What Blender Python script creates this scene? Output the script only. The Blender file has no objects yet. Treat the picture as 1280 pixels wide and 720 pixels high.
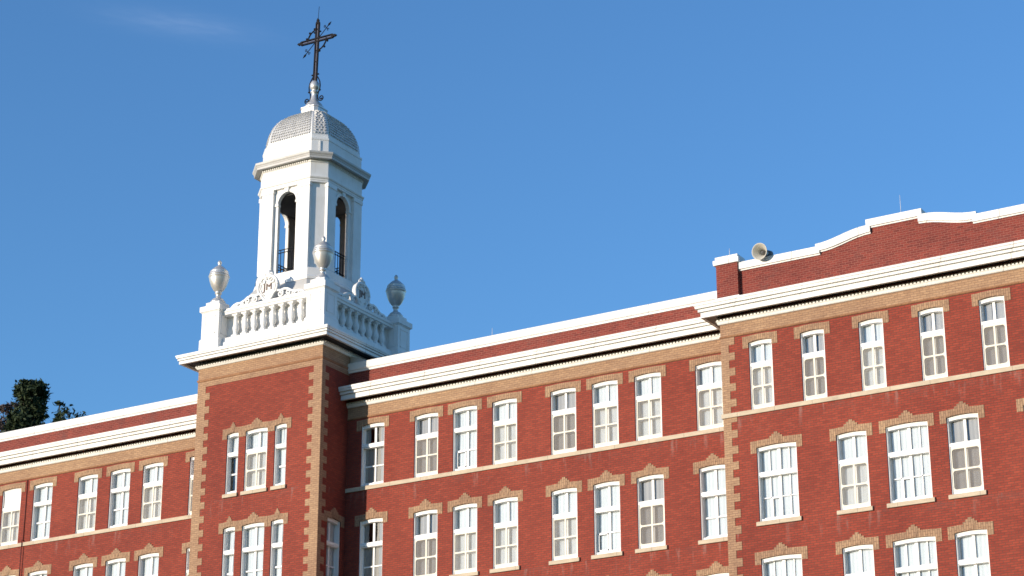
import bpy, bmesh, math, random
from mathutils import Vector, Matrix, Euler
R = math.radians
rnd = random.Random(7)
scene = bpy.context.scene
COL = scene.collection

# ------------------------------------------------------------------ camera
CAM = Vector((0, -66, 0))
F_PX, TH, YA, RO = 2746.0, R(20.2126), R(31.0985), R(-.0945)
fw = Vector((-math.sin(YA) * math.cos(TH), math.cos(YA) * math.cos(TH), math.sin(TH)))
rt = Vector((math.cos(YA), math.sin(YA), 0))
up = rt.cross(fw)
rt, up = rt * math.cos(RO) + up * math.sin(RO), up * math.cos(RO) - rt * math.sin(RO)
cam = bpy.data.cameras.new('camera')
cam.sensor_width = 36
cam.lens = F_PX / 1280 * 36
cam.clip_end = 6000
cam_o = bpy.data.objects.new('camera', cam)
COL.objects.link(cam_o)
m = Matrix((rt, up, -fw)).transposed().to_4x4()
m.translation = CAM
cam_o.matrix_world = m
scene.camera = cam_o

# ------------------------------------------------------------------ light
SUN_EL, SUN_AZ = R(5.5), R(208)          # azimuth clockwise from +Y
sdir = Vector((math.sin(SUN_AZ) * math.cos(SUN_EL), math.cos(SUN_AZ) * math.cos(SUN_EL), math.sin(SUN_EL)))
sun = bpy.data.lights.new('sun', 'SUN')
sun.energy = 2.65
sun.angle = R(.5)
sun.color = (1, .87, .72)
sun_o = bpy.data.objects.new('sun', sun)
COL.objects.link(sun_o)
sun_o.rotation_euler = sdir.to_track_quat('Z', 'Y').to_euler()
sun_o.location = (-40, -60, 60)

world = bpy.data.worlds.new('World')
scene.world = world
world.use_nodes = True
wn, wl = world.node_tree.nodes, world.node_tree.links
bg = wn['Background']
sky = wn.new('ShaderNodeTexSky')
sky.sky_type = 'NISHITA'
sky.sun_disc = False
sky.sun_elevation = SUN_EL
sky.sun_rotation = SUN_AZ
sky.air_density = 1.0
sky.dust_density = .1
sky.ozone_density = 4.0
SKY_STRENGTH = .15
bg.inputs['Strength'].default_value = SKY_STRENGTH
# one faint wisp of cirrus, fixed to a direction of the sky
tc = wn.new('ShaderNodeTexCoord')
def wmath(op, a, b=None, c=None):
    n = wn.new('ShaderNodeMath'); n.operation = op
    for i, v in enumerate((a, b, c)):
        if v is None: continue
        if isinstance(v, (int, float)): n.inputs[i].default_value = v
        else: wl.new(v, n.inputs[i])
    return n.outputs[0]
def wdot(v):
    n = wn.new('ShaderNodeVectorMath'); n.operation = 'DOT_PRODUCT'
    wl.new(tc.outputs['Generated'], n.inputs[0]); n.inputs[1].default_value = v
    return n.outputs['Value']
def pix(x, y): return (fw + rt * ((x - 640) / F_PX) - up * ((y - 360) / F_PX)).normalized()
d0 = pix(225, 30)
ax = (pix(300, 40) - pix(150, 18)).normalized()
ay = d0.cross(ax).normalized()
wu, wv = wdot(ax), wdot(ay)
un = wmath('DIVIDE', wmath('SUBTRACT', wu, ax.dot(d0)), .030)
vn = wmath('DIVIDE', wmath('SUBTRACT', wv, ay.dot(d0)), .0052)
rr = wmath('ADD', wmath('MULTIPLY', un, un), wmath('MULTIPLY', vn, vn))
fall = wmath('POWER', 2.718, wmath('MULTIPLY', rr, -1.0))
cmb = wn.new('ShaderNodeCombineXYZ')
wl.new(un, cmb.inputs[0]); wl.new(vn, cmb.inputs[1])
nz = wn.new('ShaderNodeTexNoise'); nz.inputs['Scale'].default_value = 2.2; nz.inputs['Detail'].default_value = 8
wl.new(cmb.outputs[0], nz.inputs['Vector'])
wm = wmath('MULTIPLY', fall, wmath('MULTIPLY', nz.outputs['Fac'], .045))
mixc = wn.new('ShaderNodeMix'); mixc.data_type = 'RGBA'
wl.new(wm, mixc.inputs['Factor'])
hs = wn.new('ShaderNodeHueSaturation')
hs.inputs['Hue'].default_value = .503; hs.inputs['Saturation'].default_value = 1.0; hs.inputs['Value'].default_value = 1.08
wl.new(sky.outputs[0], hs.inputs['Color'])
wl.new(hs.outputs[0], mixc.inputs['A'])
mixc.inputs['B'].default_value = (6.5, 6.6, 7.0, 1)
wl.new(mixc.outputs['Result'], bg.inputs['Color'])

scene.view_settings.view_transform = 'Standard'
scene.view_settings.look = 'None'
scene.view_settings.gamma = 1
scene.view_settings.use_curve_mapping = False
scene.view_settings.exposure = 1.15
scene.cycles.max_bounces = 6
scene.cycles.transparent_max_bounces = 16
scene.cycles.filter_width = 1.6

# ------------------------------------------------------------------ materials
class NT:
    def __init__(s, name):
        s.m = bpy.data.materials.new(name); s.m.use_nodes = True
        s.n, s.l = s.m.node_tree.nodes, s.m.node_tree.links
        s.b = s.n['Principled BSDF']; s.out = s.n['Material Output']
        g = s.n.new('ShaderNodeNewGeometry'); s.pos = g.outputs['Position']; s.geo = g
        x = s.n.new('ShaderNodeSeparateXYZ'); s.l.new(s.pos, x.inputs[0]); s.x, s.y, s.z = x.outputs
    def inp(s, node, k, v):
        if isinstance(v, (int, float)): node.inputs[k].default_value = v
        elif isinstance(v, (tuple, list)): node.inputs[k].default_value = v
        else: s.l.new(v, node.inputs[k])
    def math(s, op, a, b=0.0, c=None, clamp=False):
        n = s.n.new('ShaderNodeMath'); n.operation = op; n.use_clamp = clamp
        s.inp(n, 0, a); s.inp(n, 1, b)
        if c is not None: s.inp(n, 2, c)
        return n.outputs[0]
    def comb(s, x, y, z=0.0):
        n = s.n.new('ShaderNodeCombineXYZ'); s.inp(n, 0, x); s.inp(n, 1, y); s.inp(n, 2, z); return n.outputs[0]
    def noise(s, vec, scale, detail=3, rough=.6):
        n = s.n.new('ShaderNodeTexNoise'); s.inp(n, 'Vector', vec)
        n.inputs['Scale'].default_value = scale; n.inputs['Detail'].default_value = detail
        n.inputs['Roughness'].default_value = rough; return n.outputs['Fac']
    def ramp(s, v, lo, hi, a=0.0, b=1.0):
        n = s.n.new('ShaderNodeMapRange'); n.clamp = True; s.inp(n, 'Value', v)
        n.inputs['From Min'].default_value = lo; n.inputs['From Max'].default_value = hi
        n.inputs['To Min'].default_value = a; n.inputs['To Max'].default_value = b
        return n.outputs[0]
    def mix(s, f, a, b, mode='MIX'):
        n = s.n.new('ShaderNodeMix'); n.data_type = 'RGBA'; n.blend_type = mode
        s.inp(n, 'Factor', f); s.inp(n, 'A', a); s.inp(n, 'B', b); return n.outputs['Result']
    def bump(s, h, strength=.3, dist=.01):
        n = s.n.new('ShaderNodeBump'); s.inp(n, 'Height', h)
        n.inputs['Strength'].default_value = strength; n.inputs['Distance'].default_value = dist
        s.l.new(n.outputs[0], s.b.inputs['Normal'])
    def done(s, col, rough=.8, spec=.3, metal=0.0):
        s.inp(s.b, 'Base Color', col); s.inp(s.b, 'Roughness', rough); s.b.inputs['Metallic'].default_value = metal
        s.b.inputs['Specular IOR Level'].default_value = spec
        return s.m
def c4(r, g, b): return (r, g, b, 1)

def brick(name, c1, c2, mortar, tone=.5, width=.22, row=.079, msize=.012, vertical=False, stains=0, soot=0, big=.13):
    t = NT(name)
    u = t.math('ADD', t.x, t.y)
    vec = t.comb(t.z, u) if vertical else t.comb(u, t.z)
    bt = t.n.new('ShaderNodeTexBrick')
    t.l.new(vec, bt.inputs['Vector'])
    t.inp(bt, 'Color1', c1); t.inp(bt, 'Color2', c2); t.inp(bt, 'Mortar', mortar)
    bt.inputs['Scale'].default_value = 1; bt.inputs['Brick Width'].default_value = width
    bt.inputs['Row Height'].default_value = row; bt.inputs['Mortar Size'].default_value = msize
    bt.inputs['Mortar Smooth'].default_value = .3; bt.inputs['Bias'].default_value = tone - .5
    col = bt.outputs['Color']
    # course to course streaks and broad weathering
    streak = t.noise(t.comb(t.math('MULTIPLY', u, 3.2), t.math('MULTIPLY', t.z, 11.5)), 1.0, 3, .7)
    broad = t.noise(t.pos, .35, 4, .6)
    fine = t.noise(t.pos, 7.0, 3, .7)
    col = t.mix(t.ramp(streak, .25, .78), t.mix(1.0, col, c4(1 - big, 1 - big * 1.15, 1 - big * 1.2), 'MULTIPLY'), t.mix(1.0, col, c4(1.16, 1.18, 1.15), 'MULTIPLY'))
    col = t.mix(t.ramp(broad, .3, .72), t.mix(1.0, col, c4(.84, .80, .82), 'MULTIPLY'), t.mix(1.0, col, c4(1.1, 1.12, 1.1), 'MULTIPLY'))
    col = t.mix(t.ramp(fine, .60, .76, 0, .4), col, t.mix(1.0, col, c4(.55, .5, .55), 'MULTIPLY'))
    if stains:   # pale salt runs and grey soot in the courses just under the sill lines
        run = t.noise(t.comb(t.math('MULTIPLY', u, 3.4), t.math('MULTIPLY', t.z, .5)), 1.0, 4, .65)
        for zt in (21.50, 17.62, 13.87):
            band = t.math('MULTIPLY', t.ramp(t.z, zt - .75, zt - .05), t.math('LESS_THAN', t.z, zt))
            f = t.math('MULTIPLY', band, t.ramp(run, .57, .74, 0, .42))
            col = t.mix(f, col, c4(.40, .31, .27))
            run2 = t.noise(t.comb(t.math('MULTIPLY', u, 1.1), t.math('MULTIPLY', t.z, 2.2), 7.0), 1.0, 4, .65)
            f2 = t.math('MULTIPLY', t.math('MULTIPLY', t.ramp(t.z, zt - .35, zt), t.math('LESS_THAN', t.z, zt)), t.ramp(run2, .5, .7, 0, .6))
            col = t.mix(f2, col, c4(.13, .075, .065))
    if soot:
        s_ = t.noise(t.comb(t.math('MULTIPLY', u, .9), t.math('MULTIPLY', t.z, .7), 3.0), 1.0, 4, .6)
        col = t.mix(t.ramp(s_, .58, .78, 0, soot), col, c4(.09, .055, .05))
    h = t.math('MULTIPLY', bt.outputs['Fac'], -1.0)
    t.bump(t.math('ADD', h, t.math('MULTIPLY', fine, .5)), .5, .012)
    return t.done(col, .86, .25)

M = {}
M['brick'] = brick('red_brick', c4(.30, .053, .031), c4(.225, .039, .025), c4(.14, .047, .034), stains=1)
M['brick_roof'] = brick('parapet_brick', c4(.215, .041, .030), c4(.14, .028, .023), c4(.26, .10, .075), msize=.009, soot=.6)
M['tan'] = brick('buff_brick', c4(.42, .262, .158), c4(.345, .212, .13), c4(.27, .17, .11), big=.2, row=.079)
M['tan_dark'] = brick('buff_brick_moulded', c4(.36, .19, .10), c4(.30, .15, .08), c4(.26, .14, .08), big=.2)
M['soldier'] = brick('buff_brick_upright', c4(.42, .265, .16), c4(.32, .20, .125), c4(.23, .147, .095), vertical=True, big=.2, row=.079)

def stone():
    t = NT('pale_limestone')
    u = t.math('ADD', t.x, t.y)
    n = t.noise(t.comb(t.math('MULTIPLY', u, 1.5), t.math('MULTIPLY', t.z, 6)), 1.0, 5, .7)
    col = t.mix(t.ramp(n, .3, .7), c4(.42, .34, .245), c4(.58, .485, .36))
    n2 = t.noise(t.pos, 2.3, 5, .7)
    col = t.mix(t.ramp(n2, .58, .75, 0, .5), col, c4(.27, .22, .17))
    j = t.math('FRACT', t.math('DIVIDE', u, 1.37))
    col = t.mix(t.math('MULTIPLY', t.math('LESS_THAN', j, .014), .6), col, c4(.2, .16, .12))
    t.bump(n2, .3, .01)
    return t.done(col, .85, .25)
M['stone'] = stone()

def white(name, col=(.80, .79, .76), dirt=.25, rough=.5, streak=True, metal=0.0, seams=0):
    t = NT(name)
    u = t.math('ADD', t.x, t.y)
    n = t.noise(t.pos, 1.7, 5, .65)
    c = t.mix(t.ramp(n, .35, .75, 0, dirt), c4(*col), c4(col[0] * .72, col[1] * .69, col[2] * .62))
    if streak:
        s = t.noise(t.comb(t.math('MULTIPLY', u, 5.0), t.math('MULTIPLY', t.z, .55)), 1.0, 4, .7)
        c = t.mix(t.ramp(s, .58, .80, 0, dirt * 1.6), c, c4(.42, .38, .32))
    if seams:
        j = t.math('FRACT', t.math('DIVIDE', u, seams))
        c = t.mix(t.math('MULTIPLY', t.math('LESS_THAN', j, .035 / seams), t.ramp(t.noise(t.pos, .8, 2, .5), .4, .6, .12, .6)), c, c4(.22, .19, .16))
        ch = t.noise(t.comb(t.math('MULTIPLY', u, 3.0), t.math('MULTIPLY', t.z, 9.0), 5.0), 1.0, 5, .75)
        c = t.mix(t.ramp(ch, .62, .70, 0, .6), c, c4(.36, .31, .24))
    t.bump(t.noise(t.pos, 9, 3, .6), .12, .01)
    return t.done(c, t.ramp(n, .3, .7, rough - .06, rough + .12), .4, metal)
M['white'] = white('white_painted_metal', (.74, .735, .71), .40, .5, True, 0.0, 2.44)
M['white_tower'] = white('white_painted_sheet_metal', (.76, .755, .74), .35, .48, True)
M['white_dome'] = white('pale_silver_paint', (.66, .66, .65), .35, .42, True, .15)
M['white_wood'] = white('white_painted_wood', (.80, .795, .78), .12, .5, False)
M['cream_wood'] = white('cream_painted_wood', (.72, .68, .57), .2, .55, False)
M['silver'] = white('weathered_grey_white_paint', (.50, .49, .47), .45, .42)
M['letter'] = white('worn_brown_paint', (.20, .14, .12), .2, .6, False)
M['urn_metal'] = white('silver_painted_metal', (.62, .60, .57), .35, .36, True, .55)

def zinc():
    t = NT('silvery_zinc_scales')
    n = t.noise(t.pos, 5, 4, .65)
    c = t.mix(t.ramp(n, .3, .7), c4(.50, .49, .47), c4(.70, .69, .67))
    return t.done(c, t.ramp(n, .3, .7, .36, .52), .5, .25)
M['zinc'] = zinc()
def simple(name, a, b, rough=.6, scale=4, metal=0.0, spec=.4):
    t = NT(name); n = t.noise(t.pos, scale, 4, .65)
    return t.done(t.mix(t.ramp(n, .3, .7), c4(*a), c4(*b)), t.ramp(n, .3, .7, rough - .08, rough + .08), spec, metal)
M['iron'] = simple('black_wrought_iron', (.006, .006, .009), (.014, .013, .016), .7, 14, 0, .12)
M['edge_glint'] = simple('pinkish_sunlit_edge', (.10, .075, .075), (.16, .12, .11), .5, 9)
M['horn'] = simple('weathered_beige_metal', (.46, .44, .38), (.56, .53, .46), .5, 6)
M['horn_dark'] = simple('dark_grey_metal', (.08, .08, .085), (.12, .12, .12), .5, 6)
M['rod'] = simple('bright_galvanised_rod', (.5, .5, .5), (.62, .62, .62), .4, 6)
M['pipe'] = simple('dark_red_painted_pipe', (.09, .022, .020), (.13, .032, .028), .6, 5)
M['roof'] = simple('grey_roofing_felt', (.10, .10, .10), (.15, .145, .14), .9, 2)
M['inside'] = simple('grey_plaster_and_shade', (.16, .14, .13), (.24, .215, .20), .9, 2)  # room plaster, and the painted shade inside the cupola
M['soffit_shade'] = simple('shade_grey_soffit_board', (.05, .05, .055), (.09, .088, .085), .85, 3)  # shade under the cornices painted into the soffit colour; cupola ceiling shares it
M['soffit'] = simple('bounce_lit_soffit_board', (.20, .17, .15), (.29, .25, .22), .8, 3)  # return soffit, bounced sunlight painted in as a lighter brown
M['blind'] = simple('white_roller_blind', (.80, .79, .76), (.84, .83, .80), .8, 3)
M['bark'] = simple('grey_brown_bark', (.03, .024, .02), (.06, .047, .038), .9, 9)

def curtain():
    t = NT('white_sheer_curtain')
    n = t.noise(t.comb(t.math('MULTIPLY', t.math('ADD', t.x, t.y), 16.0), t.math('MULTIPLY', t.z, .25)), 1.0, 3, .6)
    return t.done(t.mix(t.ramp(n, .3, .7), c4(.58, .59, .60), c4(.70, .705, .71)), .9, .1)
M['curtain'] = curtain()
def curtain2():
    t = NT('beige_lined_curtain')
    n = t.noise(t.comb(t.math('MULTIPLY', t.math('ADD', t.x, t.y), 16.0), t.math('MULTIPLY', t.z, .25)), 1.0, 3, .6)
    return t.done(t.mix(t.ramp(n, .3, .7), c4(.36, .335, .315), c4(.46, .425, .40)), .9, .1)
M['curtain_beige'] = curtain2()
def glass():
    t = NT('window_glass')
    n = t.n
    tr = n.new('ShaderNodeBsdfTransparent'); tr.inputs[0].default_value = (.90, .94, .95, 1)
    gl = n.new('ShaderNodeBsdfGlossy'); gl.inputs['Roughness'].default_value = .03
    fr = n.new('ShaderNodeFresnel'); fr.inputs[0].default_value = 1.5
    bp_ = n.new('ShaderNodeBump'); bp_.inputs['Strength'].default_value = .12; bp_.inputs['Distance'].default_value = .02
    t.l.new(t.noise(t.pos, 2.2, 2, .5), bp_.inputs['Height'])
    t.l.new(bp_.outputs[0], gl.inputs['Normal'])
    mx = n.new('ShaderNodeMixShader')
    t.l.new(t.math('MULTIPLY_ADD', fr.outputs[0], 1.6, .05, True), mx.inputs[0])
    t.l.new(tr.outputs[0], mx.inputs[1]); t.l.new(gl.outputs[0], mx.inputs[2])
    t.l.new(mx.outputs[0], t.out.inputs[0])
    return t.m
M['glass'] = glass()
def mesh_screen(name, k, col):
    t = NT(name)
    n = t.n
    tr = n.new('ShaderNodeBsdfTransparent')
    df = n.new('ShaderNodeBsdfDiffuse'); df.inputs[0].default_value = col
    mx = n.new('ShaderNodeMixShader')
    t.l.new(t.ramp(t.noise(t.pos, 3, 3, .6), .3, .7, k - .05, k + .05), mx.inputs[0])
    t.l.new(tr.outputs[0], mx.inputs[1]); t.l.new(df.outputs[0], mx.inputs[2])
    t.l.new(mx.outputs[0], t.out.inputs[0])
    return t.m
M['screen'] = mesh_screen('grey_insect_mesh', .50, (.30, .275, .255, 1))
M['screen_light'] = mesh_screen('pale_insect_mesh', .28, (.55, .52, .48, 1))

def foliage(name, a, b):
    t = NT(name)
    n = t.noise(t.pos, .9, 4, .7)
    c = t.mix(t.ramp(n, .3, .7), c4(*a), c4(*b))
    t.done(c, .7, .2)
    return t.m
M['leaf_dark'] = foliage('dark_pine_foliage', (.012, .026, .011), (.036, .052, .021))
M['leaf_brown'] = foliage('purplish_brown_foliage', (.06, .045, .045), (.11, .085, .075))
def grass():
    t = NT('mown_grass')
    n = t.noise(t.pos, .15, 6, .7); n2 = t.noise(t.pos, 6, 4, .7)
    c = t.mix(t.ramp(n, .3, .7), c4(.045, .075, .022), c4(.085, .10, .035))
    c = t.mix(t.ramp(n2, .35, .7, 0, .6), c, c4(.03, .05, .015))
    t.bump(n2, .6, .05)
    return t.done(c, .95, .15)
M['grass'] = grass()

# ------------------------------------------------------------------ mesh helpers
class MB:
    def __init__(s): s.v, s.f, s.sm = [], [], set()
    def add(s, vs, fs, smooth=False):
        o = len(s.v); s.v += [tuple(p) for p in vs]
        for f in fs:
            if smooth: s.sm.add(len(s.f))
            s.f.append([i + o for i in f])
    def box(s, x0, x1, y0, y1, z0, z1):
        s.add([(x, y, z) for z in (z0, z1) for (x, y) in ((x0, y0), (x1, y0), (x1, y1), (x0, y1))],
              [(3, 2, 1, 0), (4, 5, 6, 7), (0, 1, 5, 4), (1, 2, 6, 5), (2, 3, 7, 6), (3, 0, 4, 7)])
    def quad(s, a, b, c, d): s.add([a, b, c, d], [(0, 1, 2, 3)])
    def prism_xz(s, pts, y0, y1):           # outline in x,z (counter-clockwise seen from -y)
        n = len(pts)
        s.add([(x, y0, z) for x, z in pts] + [(x, y1, z) for x, z in pts],
              [list(range(n)), list(range(2 * n - 1, n - 1, -1))] + [(i, i + n, (i + 1) % n + n, (i + 1) % n) for i in range(n)])
    def strip_xz(s, lo, hi, y0, y1):         # band between two polylines of equal length, as quads
        n = len(lo)
        for i in range(n - 1):
            a, b, c, d = lo[i], lo[i + 1], hi[i + 1], hi[i]
            s.quad((a[0], y0, a[1]), (b[0], y0, b[1]), (c[0], y0, c[1]), (d[0], y0, d[1]))
            s.quad((b[0], y1, b[1]), (a[0], y1, a[1]), (d[0], y1, d[1]), (c[0], y1, c[1]))
            s.quad((d[0], y0, d[1]), (c[0], y0, c[1]), (c[0], y1, c[1]), (d[0], y1, d[1]))
            s.quad((a[0], y1, a[1]), (b[0], y1, b[1]), (b[0], y0, b[1]), (a[0], y0, a[1]))
        for i in (0, n - 1):
            a, d = lo[i], hi[i]
            q = [(a[0], y0, a[1]), (d[0], y0, d[1]), (d[0], y1, d[1]), (a[0], y1, a[1])]
            if i: q.reverse()
            s.quad(*q)
    def loft(s, rings, closed=True, caps=True, smooth=False):
        n = len(rings[0]); vs = [p for r in rings for p in r]; fs = []
        for i in range(len(rings) - 1):
            for j in range(n if closed else n - 1):
                k = (j + 1) % n
                fs.append((i * n + j, i * n + k, (i + 1) * n + k, (i + 1) * n + j))
        s.add(vs, fs, smooth)
        if caps and closed:
            s.add(rings[0], [list(range(n - 1, -1, -1))]); s.add(rings[-1], [list(range(n))])
    def lathe(s, prof, cx=0, cy=0, z0=0, n=20, smooth=True):
        s.loft([[(cx + r * math.cos(2 * math.pi * k / n), cy + r * math.sin(2 * math.pi * k / n), z0 + z) for k in range(n)] for r, z in prof], True, True, smooth)
    def tube(s, pts, r, n=6, smooth=True):
        pts = [Vector(p) for p in pts]; rings = []
        rs = r if isinstance(r, (list, tuple)) else [r] * len(pts)
        ref = Vector((.3, .2, 1)) if abs((pts[-1] - pts[0]).normalized().z) < .9 else Vector((1, .2, .1))
        for i, p in enumerate(pts):
            d = (pts[min(i + 1, len(pts) - 1)] - pts[max(i - 1, 0)]).normalized()
            a = d.cross(ref).normalized(); b = d.cross(a).normalized()
            rings.append([p + (a * math.cos(-2 * math.pi * k / n) + b * math.sin(-2 * math.pi * k / n)) * rs[i] for k in range(n)])
        s.loft(rings, True, True, smooth)
    def bar(s, a, b, w, h=None):             # square bar between two points
        s.tube([a, b], (w / 2) * 1.414, 4, False)
def loop_rect(x0, x1, y0, y1):
    return lambda o, z: [(x0 - o, y0 - o, z), (x1 + o, y0 - o, z), (x1 + o, y1 + o, z), (x0 - o, y1 + o, z)]
def loop_oct(cx, cy):
    def ring(a, b, z):
        return [(cx - b, cy - a, z), (cx + b, cy - a, z), (cx + a, cy - b, z), (cx + a, cy + b, z),
                (cx + b, cy + a, z), (cx - b, cy + a, z), (cx - a, cy + b, z), (cx - a, cy - b, z)]
    return ring

def finish(o):
    return o
def build(name, mb, mat, parent=None, loc=None, rotz=0, bevel=0):
    me = bpy.data.meshes.new(name)
    me.from_pydata(mb.v, [], mb.f); me.update()
    if mb.sm:
        for i in mb.sm: me.polygons[i].use_smooth = True
    bm = bmesh.new(); bm.from_mesh(me)
    bmesh.ops.remove_doubles(bm, verts=bm.verts, dist=1e-5)
    bmesh.ops.recalc_face_normals(bm, faces=bm.faces)
    if bevel:
        es = [e for e in bm.edges if len(e.link_faces) == 2 and e.calc_face_angle(0) > .6]
        bmesh.ops.bevel(bm, geom=es, offset=bevel, segments=1, affect='EDGES', clamp_overlap=True)
    bm.to_mesh(me); bm.free()
    me.materials.append(M[mat])
    return link(name, me, parent, loc, rotz)
def link(name, me, parent=None, loc=None, rotz=0):
    o = bpy.data.objects.new(name, me); COL.objects.link(o)
    if loc is not None: o.location = loc
    o.rotation_euler.z = rotz
    if parent is not None:
        o.parent = parent
        if loc is None: o.location = -world_loc(parent)     # mesh already in world coordinates
    return o
def world_loc(o):
    v = Vector(o.location)
    while o.parent: o = o.parent; v = v + Vector(o.location)
    return v
def empty(name, loc):
    o = bpy.data.objects.new(name, None); o.empty_display_size = .3; COL.objects.link(o); o.location = loc; return o
def tag(o, label=None, cat=None, group=None, kind=None):
    if label: o['label'] = label
    if cat: o['category'] = cat
    if group: o['group'] = group
    if kind: o['kind'] = kind
    return o

# ------------------------------------------------------------------ ground
def gz(x, y):
    def ss(t): t = max(0, min(1, t)); return t * t * (3 - 2 * t)
    return -1.6 + 7.2 * ss((y + 58) / 48) + 3.0 * ss((y - 16) / 40)
g = MB()
xs = [-3000, -1200, -500, -220, -150] + list(range(-120, 61, 6)) + [90, 150, 400, 1200, 3000]
ys = [-3000, -900, -300, -120] + list(range(-80, 81, 4)) + [140, 300, 900, 3000]
g.add([(x, y, gz(x, y)) for y in ys for x in xs],
      [(j * len(xs) + i, j * len(xs) + i + 1, (j + 1) * len(xs) + i + 1, (j + 1) * len(xs) + i) for j in range(len(ys) - 1) for i in range(len(xs) - 1)], True)
tag(build('ground', g, 'grass'), 'grassy slope rising to the foot of the brick school', kind='structure')

# ------------------------------------------------------------------ the school
TX0, TX1, TY0, TY1 = -53.17, -47.177, -1.76, 4.17      # tower
BX0, BX1, BY = -30.67, -17.63, -1.30                    # projecting block
WX0, WX1, DEP = -74.0, -8.0, 13.0                       # whole wing
ZB = 5.3
TCX = (TX0 + TX1) / 2; TCY = (TY0 + TY1) / 2
school = empty('school_building', (-41, 6, 5.6))
tag(school, 'long red brick school with buff trim, white cornices and a domed white bell tower', 'building')

# --- window table: (kind, cx, plane y, sill z, spring z, style, curtain, label)
S1, P1 = 21.66, 24.04
S2, P2 = 17.78, 20.31
S3, P3 = 14.02, 16.53
HW = {'single': .53, 'wide': .72, 'narrow': .285, 'slim': .43}
WIN = []
def w(kind, cx, y, s, p, style, cur='full', label=None): WIN.append((kind, cx, y, s, p, style, cur, label))
# third floor of the wings
w('single', -64.42, 0, S1, P1, 'screen', 'blind', 'window with a white blind filling its upper light')
w('single', -62.67, 0, S1, P1, 'plain')
w('single', -60.21, 0, S1, P1, 'screen')
w('single', -58.48, 0, S1, P1, 'plain')
w('single', -56.76, 0, S1, P1, 'screen_round')
w('single', -54.34, 0, S1, P1, 'screen')
w('single', -46.00, 0, S1, P1, 'sash', 'gap', 'window in the tower shadow with a dark gap between its curtains')
w('single', -43.57, 0, S1, P1, 'screen_dim')
w('single', -41.86, 0, S1, P1, 'plain_half')
w('single', -40.14, 0, S1, P1, 'screen')
w('single', -37.66, 0, S1, P1, 'screen_round_dim')
w('single', -35.94, 0, S1, P1, 'screen')
w('single', -34.21, 0, S1, P1, 'screen')
w('single', -31.80, 0, S1, P1, 'screen_round')
# second floor of the wings
for cx, st in ((-64.36, 'plain'), (-62.63, 'plain'), (-60.17, 'plain'), (-58.45, 'plain'), (-56.74, 'screen'), (-54.30, 'screen')):
    w('single', cx, 0, S2, P2, st)
w('single', -45.99, 0, S2, P2, 'sash', 'gap', 'window half in the tower shadow with a dark room behind it')
for cx, st in ((-43.56, 'screen_round_dim'), (-41.84, 'screen'), (-40.11, 'screen'), (-37.66, 'screen'), (-35.94, 'plain_half'), (-34.20, 'screen_round_dim'), (-31.77, 'plain')):
    w('single', cx, 0, S2, P2, st)
# first visible floor below: only the heads near the block are in sight
for cx in (-37.66, -35.94, -34.20, -31.77):
    w('single', cx, 0, S3, P3, 'plain')
# projecting block
for cx, st in ((-29.22, 'screen_round'), (-27.31, 'screen_round_dim'), (-25.22, 'screen_round'), (-23.13, 'screen_round_dim'), (-21.07, 'screen_round_dim')):
    w('slim', cx, BY, S1, P1, st)
for s, p, q in ((S2, P2, ('quad_open', 'screen_round', 'quad_open', 'screen_round_dim')), (S3, P3, ('quad', 'screen', 'quad', 'plain'))):
    w('wide', -28.79, BY, s, p, q[0]); w('single', -26.12, BY, s, p, q[1])
    w('wide', -24.21, BY, s, p, q[2]); w('single', -22.33, BY, s, p, q[3])
    w('wide', -19.60, BY, s, p, 'quad')
# tower
w('narrow', -51.335, TY0, S1, P1, 'narrow_open', 'side', 'narrow window with its lower sash dark')
w('single', -50.19, TY0, S1, P1, 'screen_round')
w('narrow', -49.04, TY0, S1, P1, 'narrow')
w('narrow', -51.325, TY0, S2, P2, 'narrow'); w('single', -50.18, TY0, S2, P2, 'plain'); w('narrow', -49.05, TY0, S2, P2, 'narrow')
RISE = .042
SIDE_WIN = ('slim', TX1, -.73, S2, P2, 'plain')

# --- walls with openings
def wall_face(mb, x0, x1, z0, z1, y, holes, depth=.36, tr=lambda x, y, z: (x, y, z)):
    holes = [h for h in holes if h[1] > x0 and h[0] < x1 and h[3] > z0 and h[2] < z1]
    xs = sorted({x0, x1} | {max(x0, h[0]) for h in holes} | {min(x1, h[1]) for h in holes})
    zs = sorted({z0, z1} | {h[2] for h in holes} | {h[3] for h in holes})
    for i in range(len(xs) - 1):
        for j in range(len(zs) - 1):
            cx, cz = (xs[i] + xs[i + 1]) / 2, (zs[j] + zs[j + 1]) / 2
            if any(h[0] < cx < h[1] and h[2] < cz < h[3] for h in holes): continue
            mb.quad(tr(xs[i], y, zs[j]), tr(xs[i + 1], y, zs[j]), tr(xs[i + 1], y, zs[j + 1]), tr(xs[i], y, zs[j + 1]))
    for a, b, c, d in holes:
        for q in (((a, y, c), (a, y + depth, c), (a, y + depth, d), (a, y, d)), ((b, y + depth, c), (b, y, c), (b, y, d), (b, y + depth, d)),
                  ((a, y, d), (a, y + depth, d), (b, y + depth, d), (b, y, d)), ((a, y + depth, c), (a, y, c), (b, y, c), (b, y + depth, c))):
            mb.quad(*[tr(*p) for p in q])
def holes_at(y): return [(cx - HW[k], cx + HW[k], s, p + RISE) for k, cx, yy, s, p, *_ in WIN if yy == y]

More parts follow.
